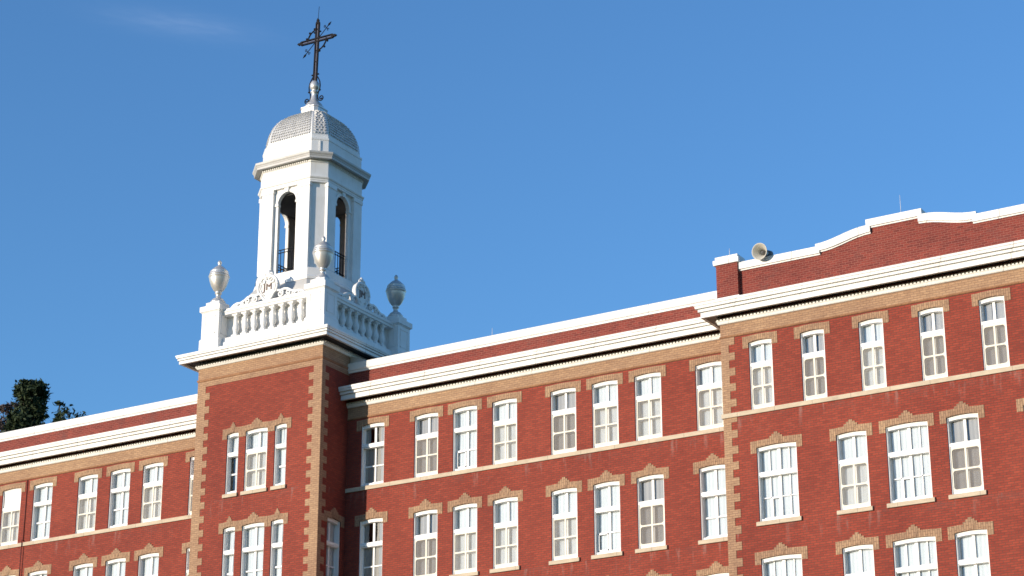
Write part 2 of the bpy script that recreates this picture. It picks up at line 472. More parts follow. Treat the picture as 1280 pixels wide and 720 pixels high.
def clean(o):      # keep wall normals pointing at the outside even though the sheets are open
    return o
def build_raw(name, mb, mat, parent):
    me = bpy.data.meshes.new(name); me.from_pydata(mb.v, [], mb.f); me.update(); me.materials.append(M[mat])
    return link(name, me, parent)
ZW = 25.62
wb = MB()
wall_face(wb, WX0, TX0, ZB, ZW, 0, holes_at(0))
wall_face(wb, TX1, BX0, ZB, ZW, 0, holes_at(0))
wall_face(wb, BX1, WX1, ZB, ZW, 0, [])
wb.quad((WX0, DEP, ZB), (WX0, 0, ZB), (WX0, 0, ZW), (WX0, DEP, ZW))
wb.quad((WX1, 0, ZB), (WX1, DEP, ZB), (WX1, DEP, ZW), (WX1, 0, ZW))
wb.quad((WX1, DEP, ZB), (WX0, DEP, ZB), (WX0, DEP, ZW), (WX1, DEP, ZW))
build_raw('wall', wb, 'brick', school)
wb = MB()
wall_face(wb, BX0, BX1, ZB, ZW, BY, holes_at(BY))
wb.quad((BX0, 0, ZB), (BX0, BY, ZB), (BX0, BY, ZW), (BX0, 0, ZW))
wb.quad((BX1, BY, ZB), (BX1, 0, ZB), (BX1, 0, ZW), (BX1, BY, ZW))
build_raw('block_wall', wb, 'brick', school)
wb = MB()
ZT = 27.10
wall_face(wb, TX0, TX1, ZB, ZT, TY0, holes_at(TY0))
k_, sx_, sy_, ss_, sp_, st_ = SIDE_WIN
wall_face(wb, TY0, TY1, ZB, ZT, 0, [(sy_ - HW[k_], sy_ + HW[k_], ss_, sp_ + RISE)], tr=lambda x, y, z: (TX1 - y, x, z))
wb.quad((TX0, TY1, ZB), (TX0, TY0, ZB), (TX0, TY0, ZT), (TX0, TY1, ZT))
wb.quad((TX1, TY1, ZB), (TX0, TY1, ZB), (TX0, TY1, ZT), (TX1, TY1, ZT))
build_raw('tower_wall', wb, 'brick', school)
# dark rooms behind the windows
for z in (9.9, 13.65, 17.45, 21.3):
    rm = MB(); rm.box(WX0 + .3, WX1 - .3, .6, DEP - .3, z - .12, z); build('floor_slab', rm, 'inside', school)
rm = MB(); rm.box(WX0 + .3, WX1 - .3, 4.5, 4.6, ZB, 25.3); build('inner_wall', rm, 'inside', school)
rf = MB(); rf.box(WX0 + .3, WX1 - .3, .34, DEP - .3, 25.75, 25.9); build('roof', rf, 'roof', school)
rf = MB(); rf.box(BX0 + .45, BX1 - .45, BY + .42, .33, 25.7, 25.85); build('block_roof', rf, 'roof', school)
rf = MB(); rf.box(TX0 + .1, TX1 - .1, TY0 + .1, TY1 - .1, 27.30, 27.42)
build('tower_roof', rf, 'roof', school)

# --- parapets and caps
pb = MB()
for a, b in ((WX0, TX0), (TX1, BX0), (BX1, WX1)):
    pb = MB(); pb.box(a, b, 0, .34, ZW, 26.26); build('parapet', pb, 'brick_roof', school)
cp = MB()
def prof_x(mb, x0, x1, y, prof):             # profile (offset outwards, z) swept along x
    mb.loft([[(x0, y - o, z) for o, z in prof], [(x1, y - o, z) for o, z in prof]])
CAPP = [(-.46, 26.25), (.05, 26.25), (.06, 26.31), (.10, 26.33), (.12, 26.37), (.12, 26.60), (.09, 26.63), (-.46, 26.66)]
for a, b in ((WX0 - .1, TX0), (TX1, BX0), (BX1, WX1 + .1)):
    cp = MB(); prof_x(cp, a, b, 0, CAPP); build('parapet_cap', cp, 'white', school)

# gabled parapet of the block (symmetric about its centre)
BC = (BX0 + BX1) / 2
def gable_half():
    pts = [(0, 27.56), (.88, 27.56), (.88, 27.36)]
    for i in range(9):
        t = i / 8; pts.append((.88 + t * 1.85, 27.06 + .30 * (.5 + .5 * math.cos(t * math.pi)) if i < 8 else 27.06))
    pts += [(2.73, 26.97), (6.45, 26.97)]
    return pts
gh = gable_half()
top = [(BC - x, z) for x, z in reversed(gh)] + [(BC + x, z) for x, z in gh[1:]]
CT = .25
def shrink(pts, t): return [(x, z - t) for x, z in pts]
pb = MB()
lowtop = shrink(top, CT)
pb.strip_xz([(x, ZW) for x, z in lowtop], lowtop, BY, BY + .36)
pb.box(BX0, BX0 + .36, BY + .36, .2, ZW, 26.7); pb.box(BX1 - .36, BX1, BY + .36, .2, ZW, 26.7)
build('block_parapet', pb, 'brick_roof', school)
# cap follows the steps; the risers get the cap's thickness too
cp = MB()
cap_lo = []
for x, z in top: cap_lo.append((x, z - CT))
def cap_outline():
    # widen every step outwards from the centre by the cap's thickness so that risers are capped
    t = CT * .42
    up_ = [(0, 27.56), (.88 + t, 27.56), (.88 + t, 27.36)]
    for i in range(1, 9):
        u = i / 8; up_.append((.88 + t + u * 1.85, 27.06 + .30 * (.5 + .5 * math.cos(u * math.pi)) if i < 8 else 27.06))
    up_ += [(2.73 + t, 26.97), (6.3, 26.97)]
    lo_ = [(0, 27.56 - CT), (.88 - t * .3, 27.56 - CT), (.88 - t * .3, 27.36 - CT)]
    for i in range(1, 9):
        u = i / 8; lo_.append((.88 - t * .3 + u * 1.85, 27.06 - CT + .30 * (.5 + .5 * math.cos(u * math.pi)) if i < 8 else 27.06 - CT))
    lo_ += [(2.73 - t * .3, 26.97 - CT), (6.3, 26.97 - CT)]
    return up_, lo_
U, L = cap_outline()
for sgn in (-1, 1):
    uu = [(BC + sgn * x, z) for x, z in U]; ll = [(BC + sgn * x, z) for x, z in L]
    if sgn < 0: uu.reverse(); ll.reverse()
    cp.strip_xz(ll, uu, BY - .11, BY + .46)
    # thin lower moulding
    cp.strip_xz(shrink(ll, .05), ll, BY - .05, BY + .40)
o = build('block_parapet_cap', cp, 'white', school)
for x0, x1 in ((BX0 - .012, BX0 + .80), (BX1 - .80, BX1 + .012)):
    pp = MB(); pp.box(x0, x1, BY - .17, BY + .40, 25.76, 26.98); pr_ = build('parapet_pier', pp, 'brick_roof', school)
    pc = MB(); r_ = loop_rect(x0, x1, BY - .17, BY + .40)
    pc.loft([r_(.0, 26.97), r_(.07, 26.97), r_(.08, 27.05), r_(.08, 27.14), r_(.02, 27.15), r_(.02, 27.27), r_(-.1, 27.30)])
    build('cap', pc, 'white', pr_)
    pc = MB(); pc.box(x0 - .05, x1 + .05, BY - .22, BY + .3, 25.5, 25.755); build('base', pc, 'white', pr_)

# --- cornices
def dentils(n, pitch, tw, z0, z1, oin, oout, P):
    mb = MB()                                # one connected comb: teeth and the strip between them
    for i in range(n):
        a, b, c = i * pitch, i * pitch + tw, (i + 1) * pitch
        mb.quad(P(a, oout, z0), P(b, oout, z0), P(b, oout, z1), P(a, oout, z1))
        mb.quad(P(b, oin, z0), P(c, oin, z0), P(c, oin, z1), P(b, oin, z1))
        for x in (a, b): mb.quad(P(x, oin, z0), P(x, oout, z0), P(x, oout, z1), P(x, oin, z1))
        mb.quad(P(a, oin, z0), P(b, oin, z0), P(b, oout, z0), P(a, oout, z0))
        mb.quad(P(a, oin, z1), P(a, oout, z1), P(b, oout, z1), P(b, oin, z1))
    return mb
def dentils_x(x0, x1, y, z0, z1, oin=.045, oout=.12, pitch=.128, tw=.072):
    return dentils(int((x1 - x0) / pitch), pitch, tw, z0, z1, oin, oout, lambda t, o, z: (x0 + t, y - o, z))
def dentils_y(x, y0, y1, z0, z1, oin=.045, oout=.12, pitch=.128, tw=.072):
    return dentils(int((y1 - y0) / pitch), pitch, tw, z0, z1, oin, oout, lambda t, o, z: (x + o, y0 + t, z))
UPPER = [(0, 25.16), (.40, 25.16), (.40, 25.045), (.50, 25.045), (.50, 25.225), (.47, 25.225), (.47, 25.243), (.57, 25.246), (.57, 25.335), (.545, 25.335), (.545, 25.352), (.64, 25.356), (.655, 25.44), (.68, 25.455), (.68, 25.53), (0, 25.74)]
MOULD = [(0, 24.835), (.05, 24.835), (.075, 24.86), (.10, 24.93), (.12, 24.945), (.12, 24.96), (.035, 24.965), (.035, 25.07), (0, 25.07)]
WINGS = ((WX0, TX0), (TX1, BX0), (BX1, WX1))
for a, b in WINGS:
    cb = MB(); prof_x(cb, a, b, 0, UPPER)
    cor = build('cornice', cb, 'white', school)
    mb_ = MB(); prof_x(mb_, a, b, 0, MOULD); build('bed_moulding', mb_, 'white', cor)
    build('dentil_course', dentils_x(a, b, 0, 24.958, 25.035), 'white', cor)
    mb_ = MB(); prof_x(mb_, a, b, 0, [(.0, 25.145), (.398, 25.145), (.398, 25.158), (.0, 25.158)]); build('soffit', mb_, 'soffit_shade', cor)
# block cornice, mitred round its two corners
def ushape(o, z): return [(BX0 - o, -.05, z + .006), (BX0 - o, BY - o, z + .006), (BX1 + o, BY - o, z + .006), (BX1 + o, -.05, z + .006)]
def loft_open(mb, prof, f):
    rings = [f(o, z) for o, z in prof]; rings.append(rings[0])
    mb.loft(rings, closed=False, caps=False)
    mb.add([r[0] for r in rings[:-1]], [list(range(len(rings) - 1))]); mb.add([r[-1] for r in rings[:-1]], [list(range(len(rings) - 2, -1, -1))])
cb = MB(); loft_open(cb, UPPER, ushape); cor = build('block_cornice', cb, 'white', school)
cb = MB(); loft_open(cb, MOULD, ushape); build('bed_moulding', cb, 'white', cor)
build('dentil_course', dentils_x(BX0 - .09, BX1 + .09, BY, 24.964, 25.041), 'white', cor)
cb = MB(); prof_x(cb, BX0 - .02, BX1 + .02, BY, [(.0, 25.145), (.398, 25.145), (.398, 25.158), (.0, 25.158)]); build('soffit', cb, 'soffit_shade', cor)
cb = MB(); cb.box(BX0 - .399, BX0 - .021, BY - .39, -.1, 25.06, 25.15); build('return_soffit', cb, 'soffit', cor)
# tower cornice, all four sides
tl = loop_rect(TX0, TX1, TY0, TY1)
TU = [(-.3, 27.21), (.47, 27.21), (.47, 27.10), (.57, 27.10), (.57, 27.22), (.54, 27.22), (.54, 27.238), (.615, 27.24), (.615, 27.31), (.59, 27.31), (.59, 27.326), (.655, 27.33), (.66, 27.385), (.68, 27.39), (.68, 27.45), (.30, 27.52), (-.3, 27.52)]
TM = [(0, 26.93), (.05, 26.93), (.07, 26.95), (.10, 27.0), (.12, 27.01), (.12, 27.025), (.035, 27.03), (.035, 27.128), (0, 27.128)]
rr_ = [tl(o, z) for o, z in TU]; rr_.append(rr_[0]); cb = MB(); cb.loft(rr_, True, False); cor = build('tower_cornice', cb, 'white', school)
rr_ = [tl(o, z) for o, z in TM]; rr_.append(rr_[0]); cb = MB(); cb.loft(rr_, True, False); build('bed_moulding', cb, 'white', cor)
build('dentil_course', dentils_x(TX0 - .1, TX1 + .1, TY0, 27.023, 27.10), 'white', cor)
build('dentil_course', dentils_y(TX1, TY0, TY1, 27.023, 27.10), 'white', cor)
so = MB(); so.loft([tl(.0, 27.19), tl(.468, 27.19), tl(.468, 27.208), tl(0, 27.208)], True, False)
build('soffit', so, 'soffit_shade', cor)

# --- buff friezes, string courses, quoins
fb = MB()
FR = [(0, 24.40), (.014, 24.40), (.014, 24.834), (0, 24.834)]
for a, b in WINGS:
    fb = MB(); prof_x(fb, a, b, 0, FR); build('frieze', fb, 'tan', school)
fb = MB()
loft_open(fb, FR, lambda o, z: [(BX0 - o, -.02, z), (BX0 - o, BY - o, z), (BX1 + o, BY - o, z), (BX1 + o, -.02, z)])
build('frieze', fb, 'tan', school)
fb = MB()
FS = [(0, 24.345), (.02, 24.345), (.045, 24.37), (.045, 24.40), (.015, 24.42), (0, 24.42)]
for a, b in WINGS:
    fb = MB(); prof_x(fb, a, b, 0, FS); build('frieze_moulding', fb, 'tan_dark', school)
fb = MB()
loft_open(fb, FS, lambda o, z: [(BX0 - o, -.02, z), (BX0 - o, BY - o, z), (BX1 + o, BY - o, z), (BX1 + o, -.02, z)])
build('frieze_moulding', fb, 'tan_dark', school)
fb = MB(); r_ = [tl(0, 26.175), tl(.014, 26.175), tl(.014, 26.93)]; fb.loft(r_, True, False)
build('tower_frieze', fb, 'tan', school)
fb = MB(); r_ = [tl(0.01, 26.38), tl(.03, 26.40), tl(.05, 26.44), tl(.05, 26.48), tl(.01, 26.50)]; fb.loft(r_, True, False)
build('frieze_moulding', fb, 'tan_dark', school)
bs = MB()
for a, b in WINGS:
    bs = MB(); prof_x(bs, a, b, 0, [(-.2, 21.49), (.06, 21.49), (.06, 21.63), (.05, 21.645), (-.2, 21.66)]); build('sill_course', bs, 'stone', school)
bs = MB()
loft_open(bs, [(0, 21.49), (.06, 21.49), (.06, 21.63), (.05, 21.645), (-.2, 21.66)], lambda o, z: [(BX0 - o, -.06, z), (BX0 - o, BY - o, z), (BX1 + o, BY - o, z), (BX1 + o, -.06, z)])
build('sill_course', bs, 'stone', school)
PER = .55
def quoins(X, sg, Y, ztop, i0, Lf, Ls, gap=None):
    q = MB(); z = ztop; i = i0
    while z > ZB + .3:
        h = PER / 2; lf, ls = Lf[i % 2], Ls[i % 2]
        zz = [(z - h, z)]
        if gap and z - h < gap[1] and z > gap[0]:
            zz = ([(z - h, gap[0])] if z - h < gap[0] else []) + ([(gap[1], z)] if z > gap[1] else [])
        for a, b in zz:
            x0, x1 = sorted((X - sg * lf, X + sg * .013)); q.box(x0, x1, Y - .013, Y + .1, a, b)
            x0, x1 = sorted((X - sg * .1, X + sg * .0135)); q.box(x0, x1, Y, Y + ls, a, b)
        z -= h; i += 1
    return q
build('quoins', quoins(TX0, -1, TY0, 26.175, 0, (.385, .60), (.21, .44)), 'tan', school)
build('quoins', quoins(TX1, 1, TY0, 26.175, 0, (.385, .60), (.21, .44)), 'tan', school)
build('quoins', quoins(BX0, -1, BY, 24.345, 1, (.28, .50), (.2, .3), (21.488, 21.662)), 'tan', school)
build('quoins', quoins(BX1, 1, BY, 24.345, 1, (.28, .50), (.2, .3), (21.488, 21.662)), 'tan', school)

# --- windows -----------------------------------------------------------------
def arch_pts(hw, zs, rise, n=10):           # from right to left
    return [(hw - 2 * hw * k / n, zs + rise * (1 - (1 - 2 * k / n) ** 2)) for k in range(n + 1)]
def band_arch(mb, hw_o, zo, hw_i, zi, y0, y1, rise):
    a = arch_pts(hw_i, zi, rise); b = arch_pts(hw_o, zo, rise)
    mb.strip_xz(list(reversed(a)), list(reversed(b)), y0, y1)
CACHE = {}
def cached(key, fn, mat, bevel=0):
    if key not in CACHE:
        mb = fn()
        o = build(key[0], mb, mat, bevel=bevel); CACHE[key] = o.data
        bpy.data.objects.remove(o)
    return CACHE[key]
YF = .20           # depth of the frame face behind the wall
def frame_mesh(kind, H, style):
    hw = HW[kind]; mb = MB(); T = H - .92 if H > 2.45 else H - .80   # centre of the transom
    # jamb lining, sill board, head
    for s in (-1, 1):
        a, b = sorted((s * hw, s * (hw - .035))); mb.box(a, b, .04, YF + .09, 0, H + RISE * .2)
        a, b = sorted((s * (hw - .03), s * (hw - .065))); mb.box(a, b, YF, YF + .08, .0, H)
    band_arch(mb, hw - .002, H - .002, hw - .002, H - .04, .065, YF + .09, RISE)
    band_arch(mb, hw - .036, H - .04, hw - .036, H - .115, .085, YF + .08, RISE)
    mb.box(-hw + .035, hw - .035, .08, YF + .09, 0, .09); mb.box(-hw + .085, hw - .065, YF, YF + .07, .09, .15)
    # transom
    mb.box(-hw + .01, hw - .01, .075, YF + .08, T - .09, T + .075); mb.box(-hw + .004, hw - .004, .045, .075, T - .05, T + .055)
    zt0, zt1 = T + .07, H - .06
    if kind == 'narrow':
        if style == 'narrow_open': mb.box(-hw + .085, hw - .065, YF + .02, YF + .07, .78, .84)
        else: mb.box(-hw + .085, hw - .065, YF + .0, YF + .07, .76, .83)
        return mb
    if kind == 'wide':
        mb.box(-.055, .055, YF - .01, YF + .07, T + .07, H + RISE - .13); mb.box(-.05, .05, YF - .01, YF + .07, .15, T - .09)
        for s in (-1, 1):
            xc = s * (hw - .065 + .05) / 2
            mb.box(xc - .018, xc + .018, YF + .01, YF + .05, .15, H - .04)
            a, b = sorted((s * .05, s * (hw - .065))); mb.box(a, b, YF + .01, YF + .055, .80, .835)
        if style == 'quad_open':
            mb.box(-.32, -.28, YF - .01, YF + .03, .15, .80); mb.box(-.28, -.06, YF - .01, YF + .03, .77, .80)
        return mb
    mb.box(-.043, .043, YF + .0, YF + .07, zt0, H + RISE - .13)
    if style.startswith('plain'):
        mb.box(-.045, .045, YF + .0, YF + .07, .15, T - .09)
        for s in (-1, 1):
            a, b = sorted((s * .05, s * (hw - .065))); mb.box(a, b, YF, YF + .06, .76, .815)
        if style == 'plain_half':
            a, b = -hw + .085, -.05
            for bx in ((a, a + .035, .15, .77), (b - .035, b, .15, .77), (a, b, .15, .19), (a, b, .73, .77)): mb.box(bx[0], bx[1], YF - .03, YF, bx[2], bx[3])
    else:
        mb.box(-.03, .03, YF + .02, YF + .06, .15, T - .09); mb.box(-hw + .085, hw - .065, YF + .01, YF + .06, .76, .81)
    return mb
def pane_mesh(kind, H):
    mb = MB(); hw = HW[kind] - .06
    a = [(-hw, .1), (hw, .1)] + arch_pts(hw, H - .1, RISE * .8)
    mb.add([(x, YF + .045, z) for x, z in a], [list(range(len(a)))])
    return mb
def screen_frame(kind, H, rounded):
    mb = MB(); hw = HW[kind] - .04; T = H - .92 if H > 2.45 else H - .80
    z0, z1, zm, y0, y1 = .09, T - .092, .80, .065, .10
    wv = .04
    for s in (-1, 1):
        a, b = sorted((s * hw, s * (hw - wv))); mb.box(a, b, y0, y1, z0, z1)
    for za, zb in ((z0, z0 + .07), (zm - .028, zm + .028), (z1 - .045, z1)): mb.box(-hw + wv, hw - wv, y0, y1, za, zb)
    mb.box(-.032, .032, y0 + .006, y1, z0 + .07, zm - .028); mb.box(-.032, .032, y0 + .006, y1, zm + .028, z1 - .045)
    if rounded:
        r = .085
        for xa, sx in ((-hw + wv, 1), (hw - wv, -1)):
            for za, sz in ((z0 + .07, 1), (zm - .028, -1), (zm + .028, 1), (z1 - .045, -1)):
                pts = [(xa, za), (xa + sx * r, za)] + [(xa + sx * (r - r * math.sin(t)), za + sz * (r - r * math.cos(t))) for t in [k * math.pi / 12 for k in range(1, 6)]] + [(xa, za + sz * r)]
                mb.prism_xz(pts, y0 + .003, y1)
    return mb
def screen_mesh(kind, H):
    mb = MB(); hw = HW[kind] - .06; T = H - .92 if H > 2.45 else H - .80
    mb.quad((-hw, .088, .12), (hw, .088, .12), (hw, .088, T - .11), (-hw, .088, T - .11)); return mb
def curtain_mesh(kind, H, mode, seed):
    mb = MB(); hw = HW[kind] + .06; rr2 = random.Random(seed)
    y = YF + .068
    def panel(x0, x1, z0, z1, amp=.005, fold=.15):
        n = max(6, int((x1 - x0) / .018)); ph = rr2.random() * 6
        row = []
        for k in range(n + 1):
            x = x0 + (x1 - x0) * k / n
            row.append((x, y + amp * math.sin(x / fold * 6.283 + ph) + amp * .5 * math.sin(x / fold * 2.9 + 2 * ph)))
        nz_ = 5
        vs = []
        for j in range(nz_ + 1):
            f = j / nz_
            vs += [(x + .012 * math.sin(9 * f + ph), yy + .01 * math.sin(5 * f + ph), z0 + (z1 - z0) * f) for x, yy in row]
        mb.add(vs, [(j * (n + 1) + k, j * (n + 1) + k + 1, (j + 1) * (n + 1) + k + 1, (j + 1) * (n + 1) + k) for j in range(nz_) for k in range(n)], True)
    top_ = H + RISE
    if mode == 'gap':
        T_ = H - .92 if H > 2.45 else H - .80; panel(-hw, -.26, T_, top_); panel(.10, hw, T_, top_); panel(-hw, hw, -.05, T_ + .02)
    elif mode == 'side':
        panel(-.02, hw, -.05, top_); panel(-hw, hw, H - .72, top_)
    elif mode == 'dim':
        g_ = rr2.uniform(-.1, .1)
        panel(-hw, g_ - .03, -.05, top_, .007, .16); panel(g_ + .03, hw, -.05, top_, .007, .16)
    else:
        g_ = rr2.uniform(-.12, .12)
        panel(-hw, g_ + .02, -.05, top_); panel(g_ - .02, hw, -.05, top_)
    return mb
def lintel_mesh(kind, keyed, el=.215, er=.215):
    hw = HW[kind]; mb = MB()
    top_z = .235 if not keyed else .235
    bz = -.19
    y0, y1 = -.016, .05
    n = 10
    arch = list(reversed(arch_pts(hw, 0, RISE, n)))                     # left to right along the soffit
    up_ = [(x * (hw + .004) / hw, top_z + (.02 * (1 - (x / (hw + .004)) ** 2) if not keyed else .02 * (1 - (x / hw) ** 2))) for x, z in arch]
    mb.strip_xz(arch, up_, y0, y1)
    for s in (-1, 1):
        a, b = sorted((s * hw, s * (hw + (el if s < 0 else er)))); mb.box(a, b, y0 + .001, y1, bz, top_z - .004)
    if keyed:                                                         # stepped crown of bricks
        k = .5 if kind == 'narrow' else 1
        base = top_z + .012
        mb.box(-.235 * k, .235 * k, y0 - .006, y1, base, base + .075)
        mb.box(-.15 * k, .15 * k, y0 - .006, y1, base + .075, base + .145)
        mb.box(-.065 * k, .065 * k, y0 - .006, y1, base + .145, base + .205)
        mb.prism_xz([(-.10 * k, RISE + .012), (.10 * k, RISE + .012), (.16 * k, base), (-.16 * k, base)], y0 - .010, y0 + .01)
    return mb
def sill_mesh(kind):
    hw = HW[kind] + .085
    if kind == 'narrow': hw = HW[kind] + .06
    mb = MB(); mb.loft([[(-hw, o, z), (hw, o, z)] for o, z in ((.2, -.155), (-.075, -.155), (-.075, -.03), (-.06, -.012), (.2, .004), (.2, -.155))], False, False)
    for s in (-1, 1): mb.add([(s * hw, o, z) for o, z in ((.2, -.155), (-.075, -.155), (-.075, -.03), (-.06, -.012), (.2, .004))], [[0, 1, 2, 3, 4]])
    return mb
def make_window(kind, loc, s, p, style, cur, label, rotz=0, row1=False, no_sill=False, ears=(.215, .215)):
    H = p - s
    me = cached(('window', kind, round(H, 3), style if (style.startswith('plain') or kind in ('narrow', 'wide')) else 'sash'), lambda: frame_mesh(kind, H, style), 'white_wood')
    o = link('window', me, school, Vector(loc) - world_loc(school), rotz)
    if label: o['label'] = label
    z0 = Vector((0, 0, 0))
    link('pane', cached(('pane', kind, round(H, 3)), lambda: pane_mesh(kind, H), 'glass'), o, z0)
    dim = style.endswith('dim')
    mode = 'dim' if dim else cur
    if cur != 'none':
        sd = rnd.randrange(4)
        link('curtain', cached(('curtain', kind, round(H, 3), 'full' if mode == 'blind' else mode, sd), lambda: curtain_mesh(kind, H, mode, sd * 17 + len(mode)), 'curtain_beige' if dim or mode == 'gap' else 'curtain'), o, z0)
    if cur == 'blind':
        b = MB(); T = H - .80; b.box(-.44, .44, .10, .13, T + .08, H - .02)
        for x0, x1, za, zb in ((-.46, -.40, T + .07, H), (.40, .46, T + .07, H)): b.box(x0, x1, .09, .13, za, zb)
        build('blind', b, 'blind', o, z0)
    if style.startswith('screen'):
        sf = link('screen_frame', cached(('screen_frame', kind, round(H, 3), 'round' in style), lambda: screen_frame(kind, H, 'round' in style), 'cream_wood'), o, z0)
        dark = 'dim' in style
        link('screen', cached(('screen', kind, round(H, 3), dark), lambda: screen_mesh(kind, H), 'screen' if dark else 'screen_light'), o, z0)
    if not no_sill:
        link('sill', cached(('sill', kind), lambda: sill_mesh(kind), 'stone'), o, z0)
    link('lintel', cached(('lintel', kind, not row1, ears), lambda: lintel_mesh(kind, not row1, *ears), 'soldier'), o, Vector((0, 0, H)))
    return o
for kind, cx, y, s, p, style, cur, label in WIN:
    top_row = abs(s - S1) < .01
    ears = (.215, .215)
    if y == TY0:
        g_ = .1645
        ears = (.215, g_) if cx < -51 else (g_, .215) if cx > -49.5 else (g_, g_)
    make_window(kind, (cx, y, s), s, p, style, cur, label, row1=top_row and y != TY0, no_sill=top_row and y != TY0, ears=ears)
make_window('slim', (TX1, SIDE_WIN[2], S2), S2, P2, 'plain', 'full', 'slim window in the shaded side of the tower', rotz=R(90))

# drain pipe on the left wing
pi = MB(); pi.tube([(-63.56, -.03, 24.34), (-63.56, -.03, 21.7)], .016, 8); pi.tube([(-63.56, -.09, 21.75), (-63.56, -.09, ZB)], .018, 8)
build('drain_pipe', pi, 'pipe', school)
# metal flashing where the parapet meets the tower
fl = MB(); fl.loft([[(TX1 + .02, .03, 26.64), (TX1 + .02, .50, 26.64), (TX1 + .02, .50, 26.98), (TX1 + .02, .03, 26.98)], [(TX1 + .75, .03, 26.64), (TX1 + .75, .50, 26.64), (TX1 + .75, .50, 26.70), (TX1 + .75, .03, 26.70)]])
build('flashing', fl, 'silver', school)

# --- balustrade on the tower ------------------------------------------------
ZP = 27.51
bal = MB()
PW = .43
pc_ = [(TX0 + PW, TY0 + PW), (TX1 - PW, TY0 + PW), (TX1 - PW, TY1 - PW), (TX0 + PW, TY1 - PW)]
for i in range(4):
    a, b = pc_[i], pc_[(i + 1) % 4]
    hx = (abs(b[0] - a[0]) / 2, .17) if a[1] == b[1] else (.17, abs(b[1] - a[1]) / 2)
    cx, cy = (a[0] + b[0]) / 2, (a[1] + b[1]) / 2
    def ring(o, z, cx=cx, cy=cy, hx=hx):
        ox, oy = (o if hx[0] < .2 else -.40), (o if hx[1] < .2 else -.40)   # only the long sides move
        return [(cx - hx[0] - ox, cy - hx[1] - oy, z), (cx + hx[0] + ox, cy - hx[1] - oy, z), (cx + hx[0] + ox, cy + hx[1] + oy, z), (cx - hx[0] - ox, cy + hx[1] + oy, z)]
    bal.loft([ring(.10, ZP), ring(.10, 27.95), ring(.04, 27.98), ring(.04, 28.12), ring(0, 28.17)])
    ix, iy = (0, .16 if cy < TCY else -.16) if a[1] == b[1] else (.16 if cx < TCX else -.16, 0)
    bal.loft([[(x + ix, y + iy, z) for x, y, z in ring(-.15, z_)] for z_ in (28.0, 29.2)])
    bal.loft([ring(-.02, 29.13), ring(.02, 29.14), ring(.03, 29.22), ring(.07, 29.25), ring(.07, 29.36), ring(.02, 29.385)])
balo = build('balustrade', bal, 'white_tower', school)
def pedestal():
    mb = MB(); r_ = lambda a, z: [(-a, -a, z), (a, -a, z), (a, a, z), (-a, a, z)]
    mb.loft([r_(.475, 0), r_(.475, .62), r_(.46, .66), r_(.425, .70), r_(.425, 1.76), r_(.45, 1.78), r_(.46, 1.80), r_(.50, 1.82), r_(.50, 2.03), r_(.47, 2.05), r_(.33, 2.06), r_(.33, 2.235)])
    for rot in range(4):                                 # raised panel mouldings on each face
        ca, sa = math.cos(rot * math.pi / 2), math.sin(rot * math.pi / 2)
        def tr(x, y, z): return (x * ca - y * sa, x * sa + y * ca, z)
        for x0, x1, z0, z1 in ((-.26, -.235, .85, 1.62), (.235, .26, .85, 1.62), (-.26, .26, .85, .875), (-.26, .26, 1.595, 1.62)):
            t_ = MB(); t_.box(x0, x1, -.44, -.42, z0, z1); mb.add([tr(*p) for p in t_.v], t_.f)
    return mb
pm = build('pedestal', pedestal(), 'white_tower', balo, Vector((pc_[0][0], pc_[0][1], ZP)) - world_loc(balo))
for x, y in pc_[1:]: link('pedestal', pm.data, balo, Vector((x, y, ZP)) - world_loc(balo))
def baluster():
    mb = MB()
    mb.box(-.13, .13, -.13, .13, 0, .09)
    mb.lathe([(.115, .09), (.125, .12), (.09, .15), (.075, .19), (.10, .24), (.135, .33), (.14, .39), (.12, .48), (.085, .57), (.065, .66), (.06, .74), (.085, .77), (.085, .80), (.065, .82), (.09, .86), (.12, .90)], n=16)
    mb.box(-.125, .125, -.125, .125, .90, .975)
    return mb
bme = cached(('baluster',), baluster, 'white_tower')
for i in range(4):
    a, b = pc_[i], pc_[(i + 1) % 4]
    for k in range(8):
        t = (k - 3.5) * .455
        cx, cy = (a[0] + b[0]) / 2, (a[1] + b[1]) / 2
        dx = 1 if a[1] == b[1] else 0
        link('baluster', bme, balo, Vector((cx + t * dx, cy + t * (1 - dx), 28.165)) - world_loc(balo))
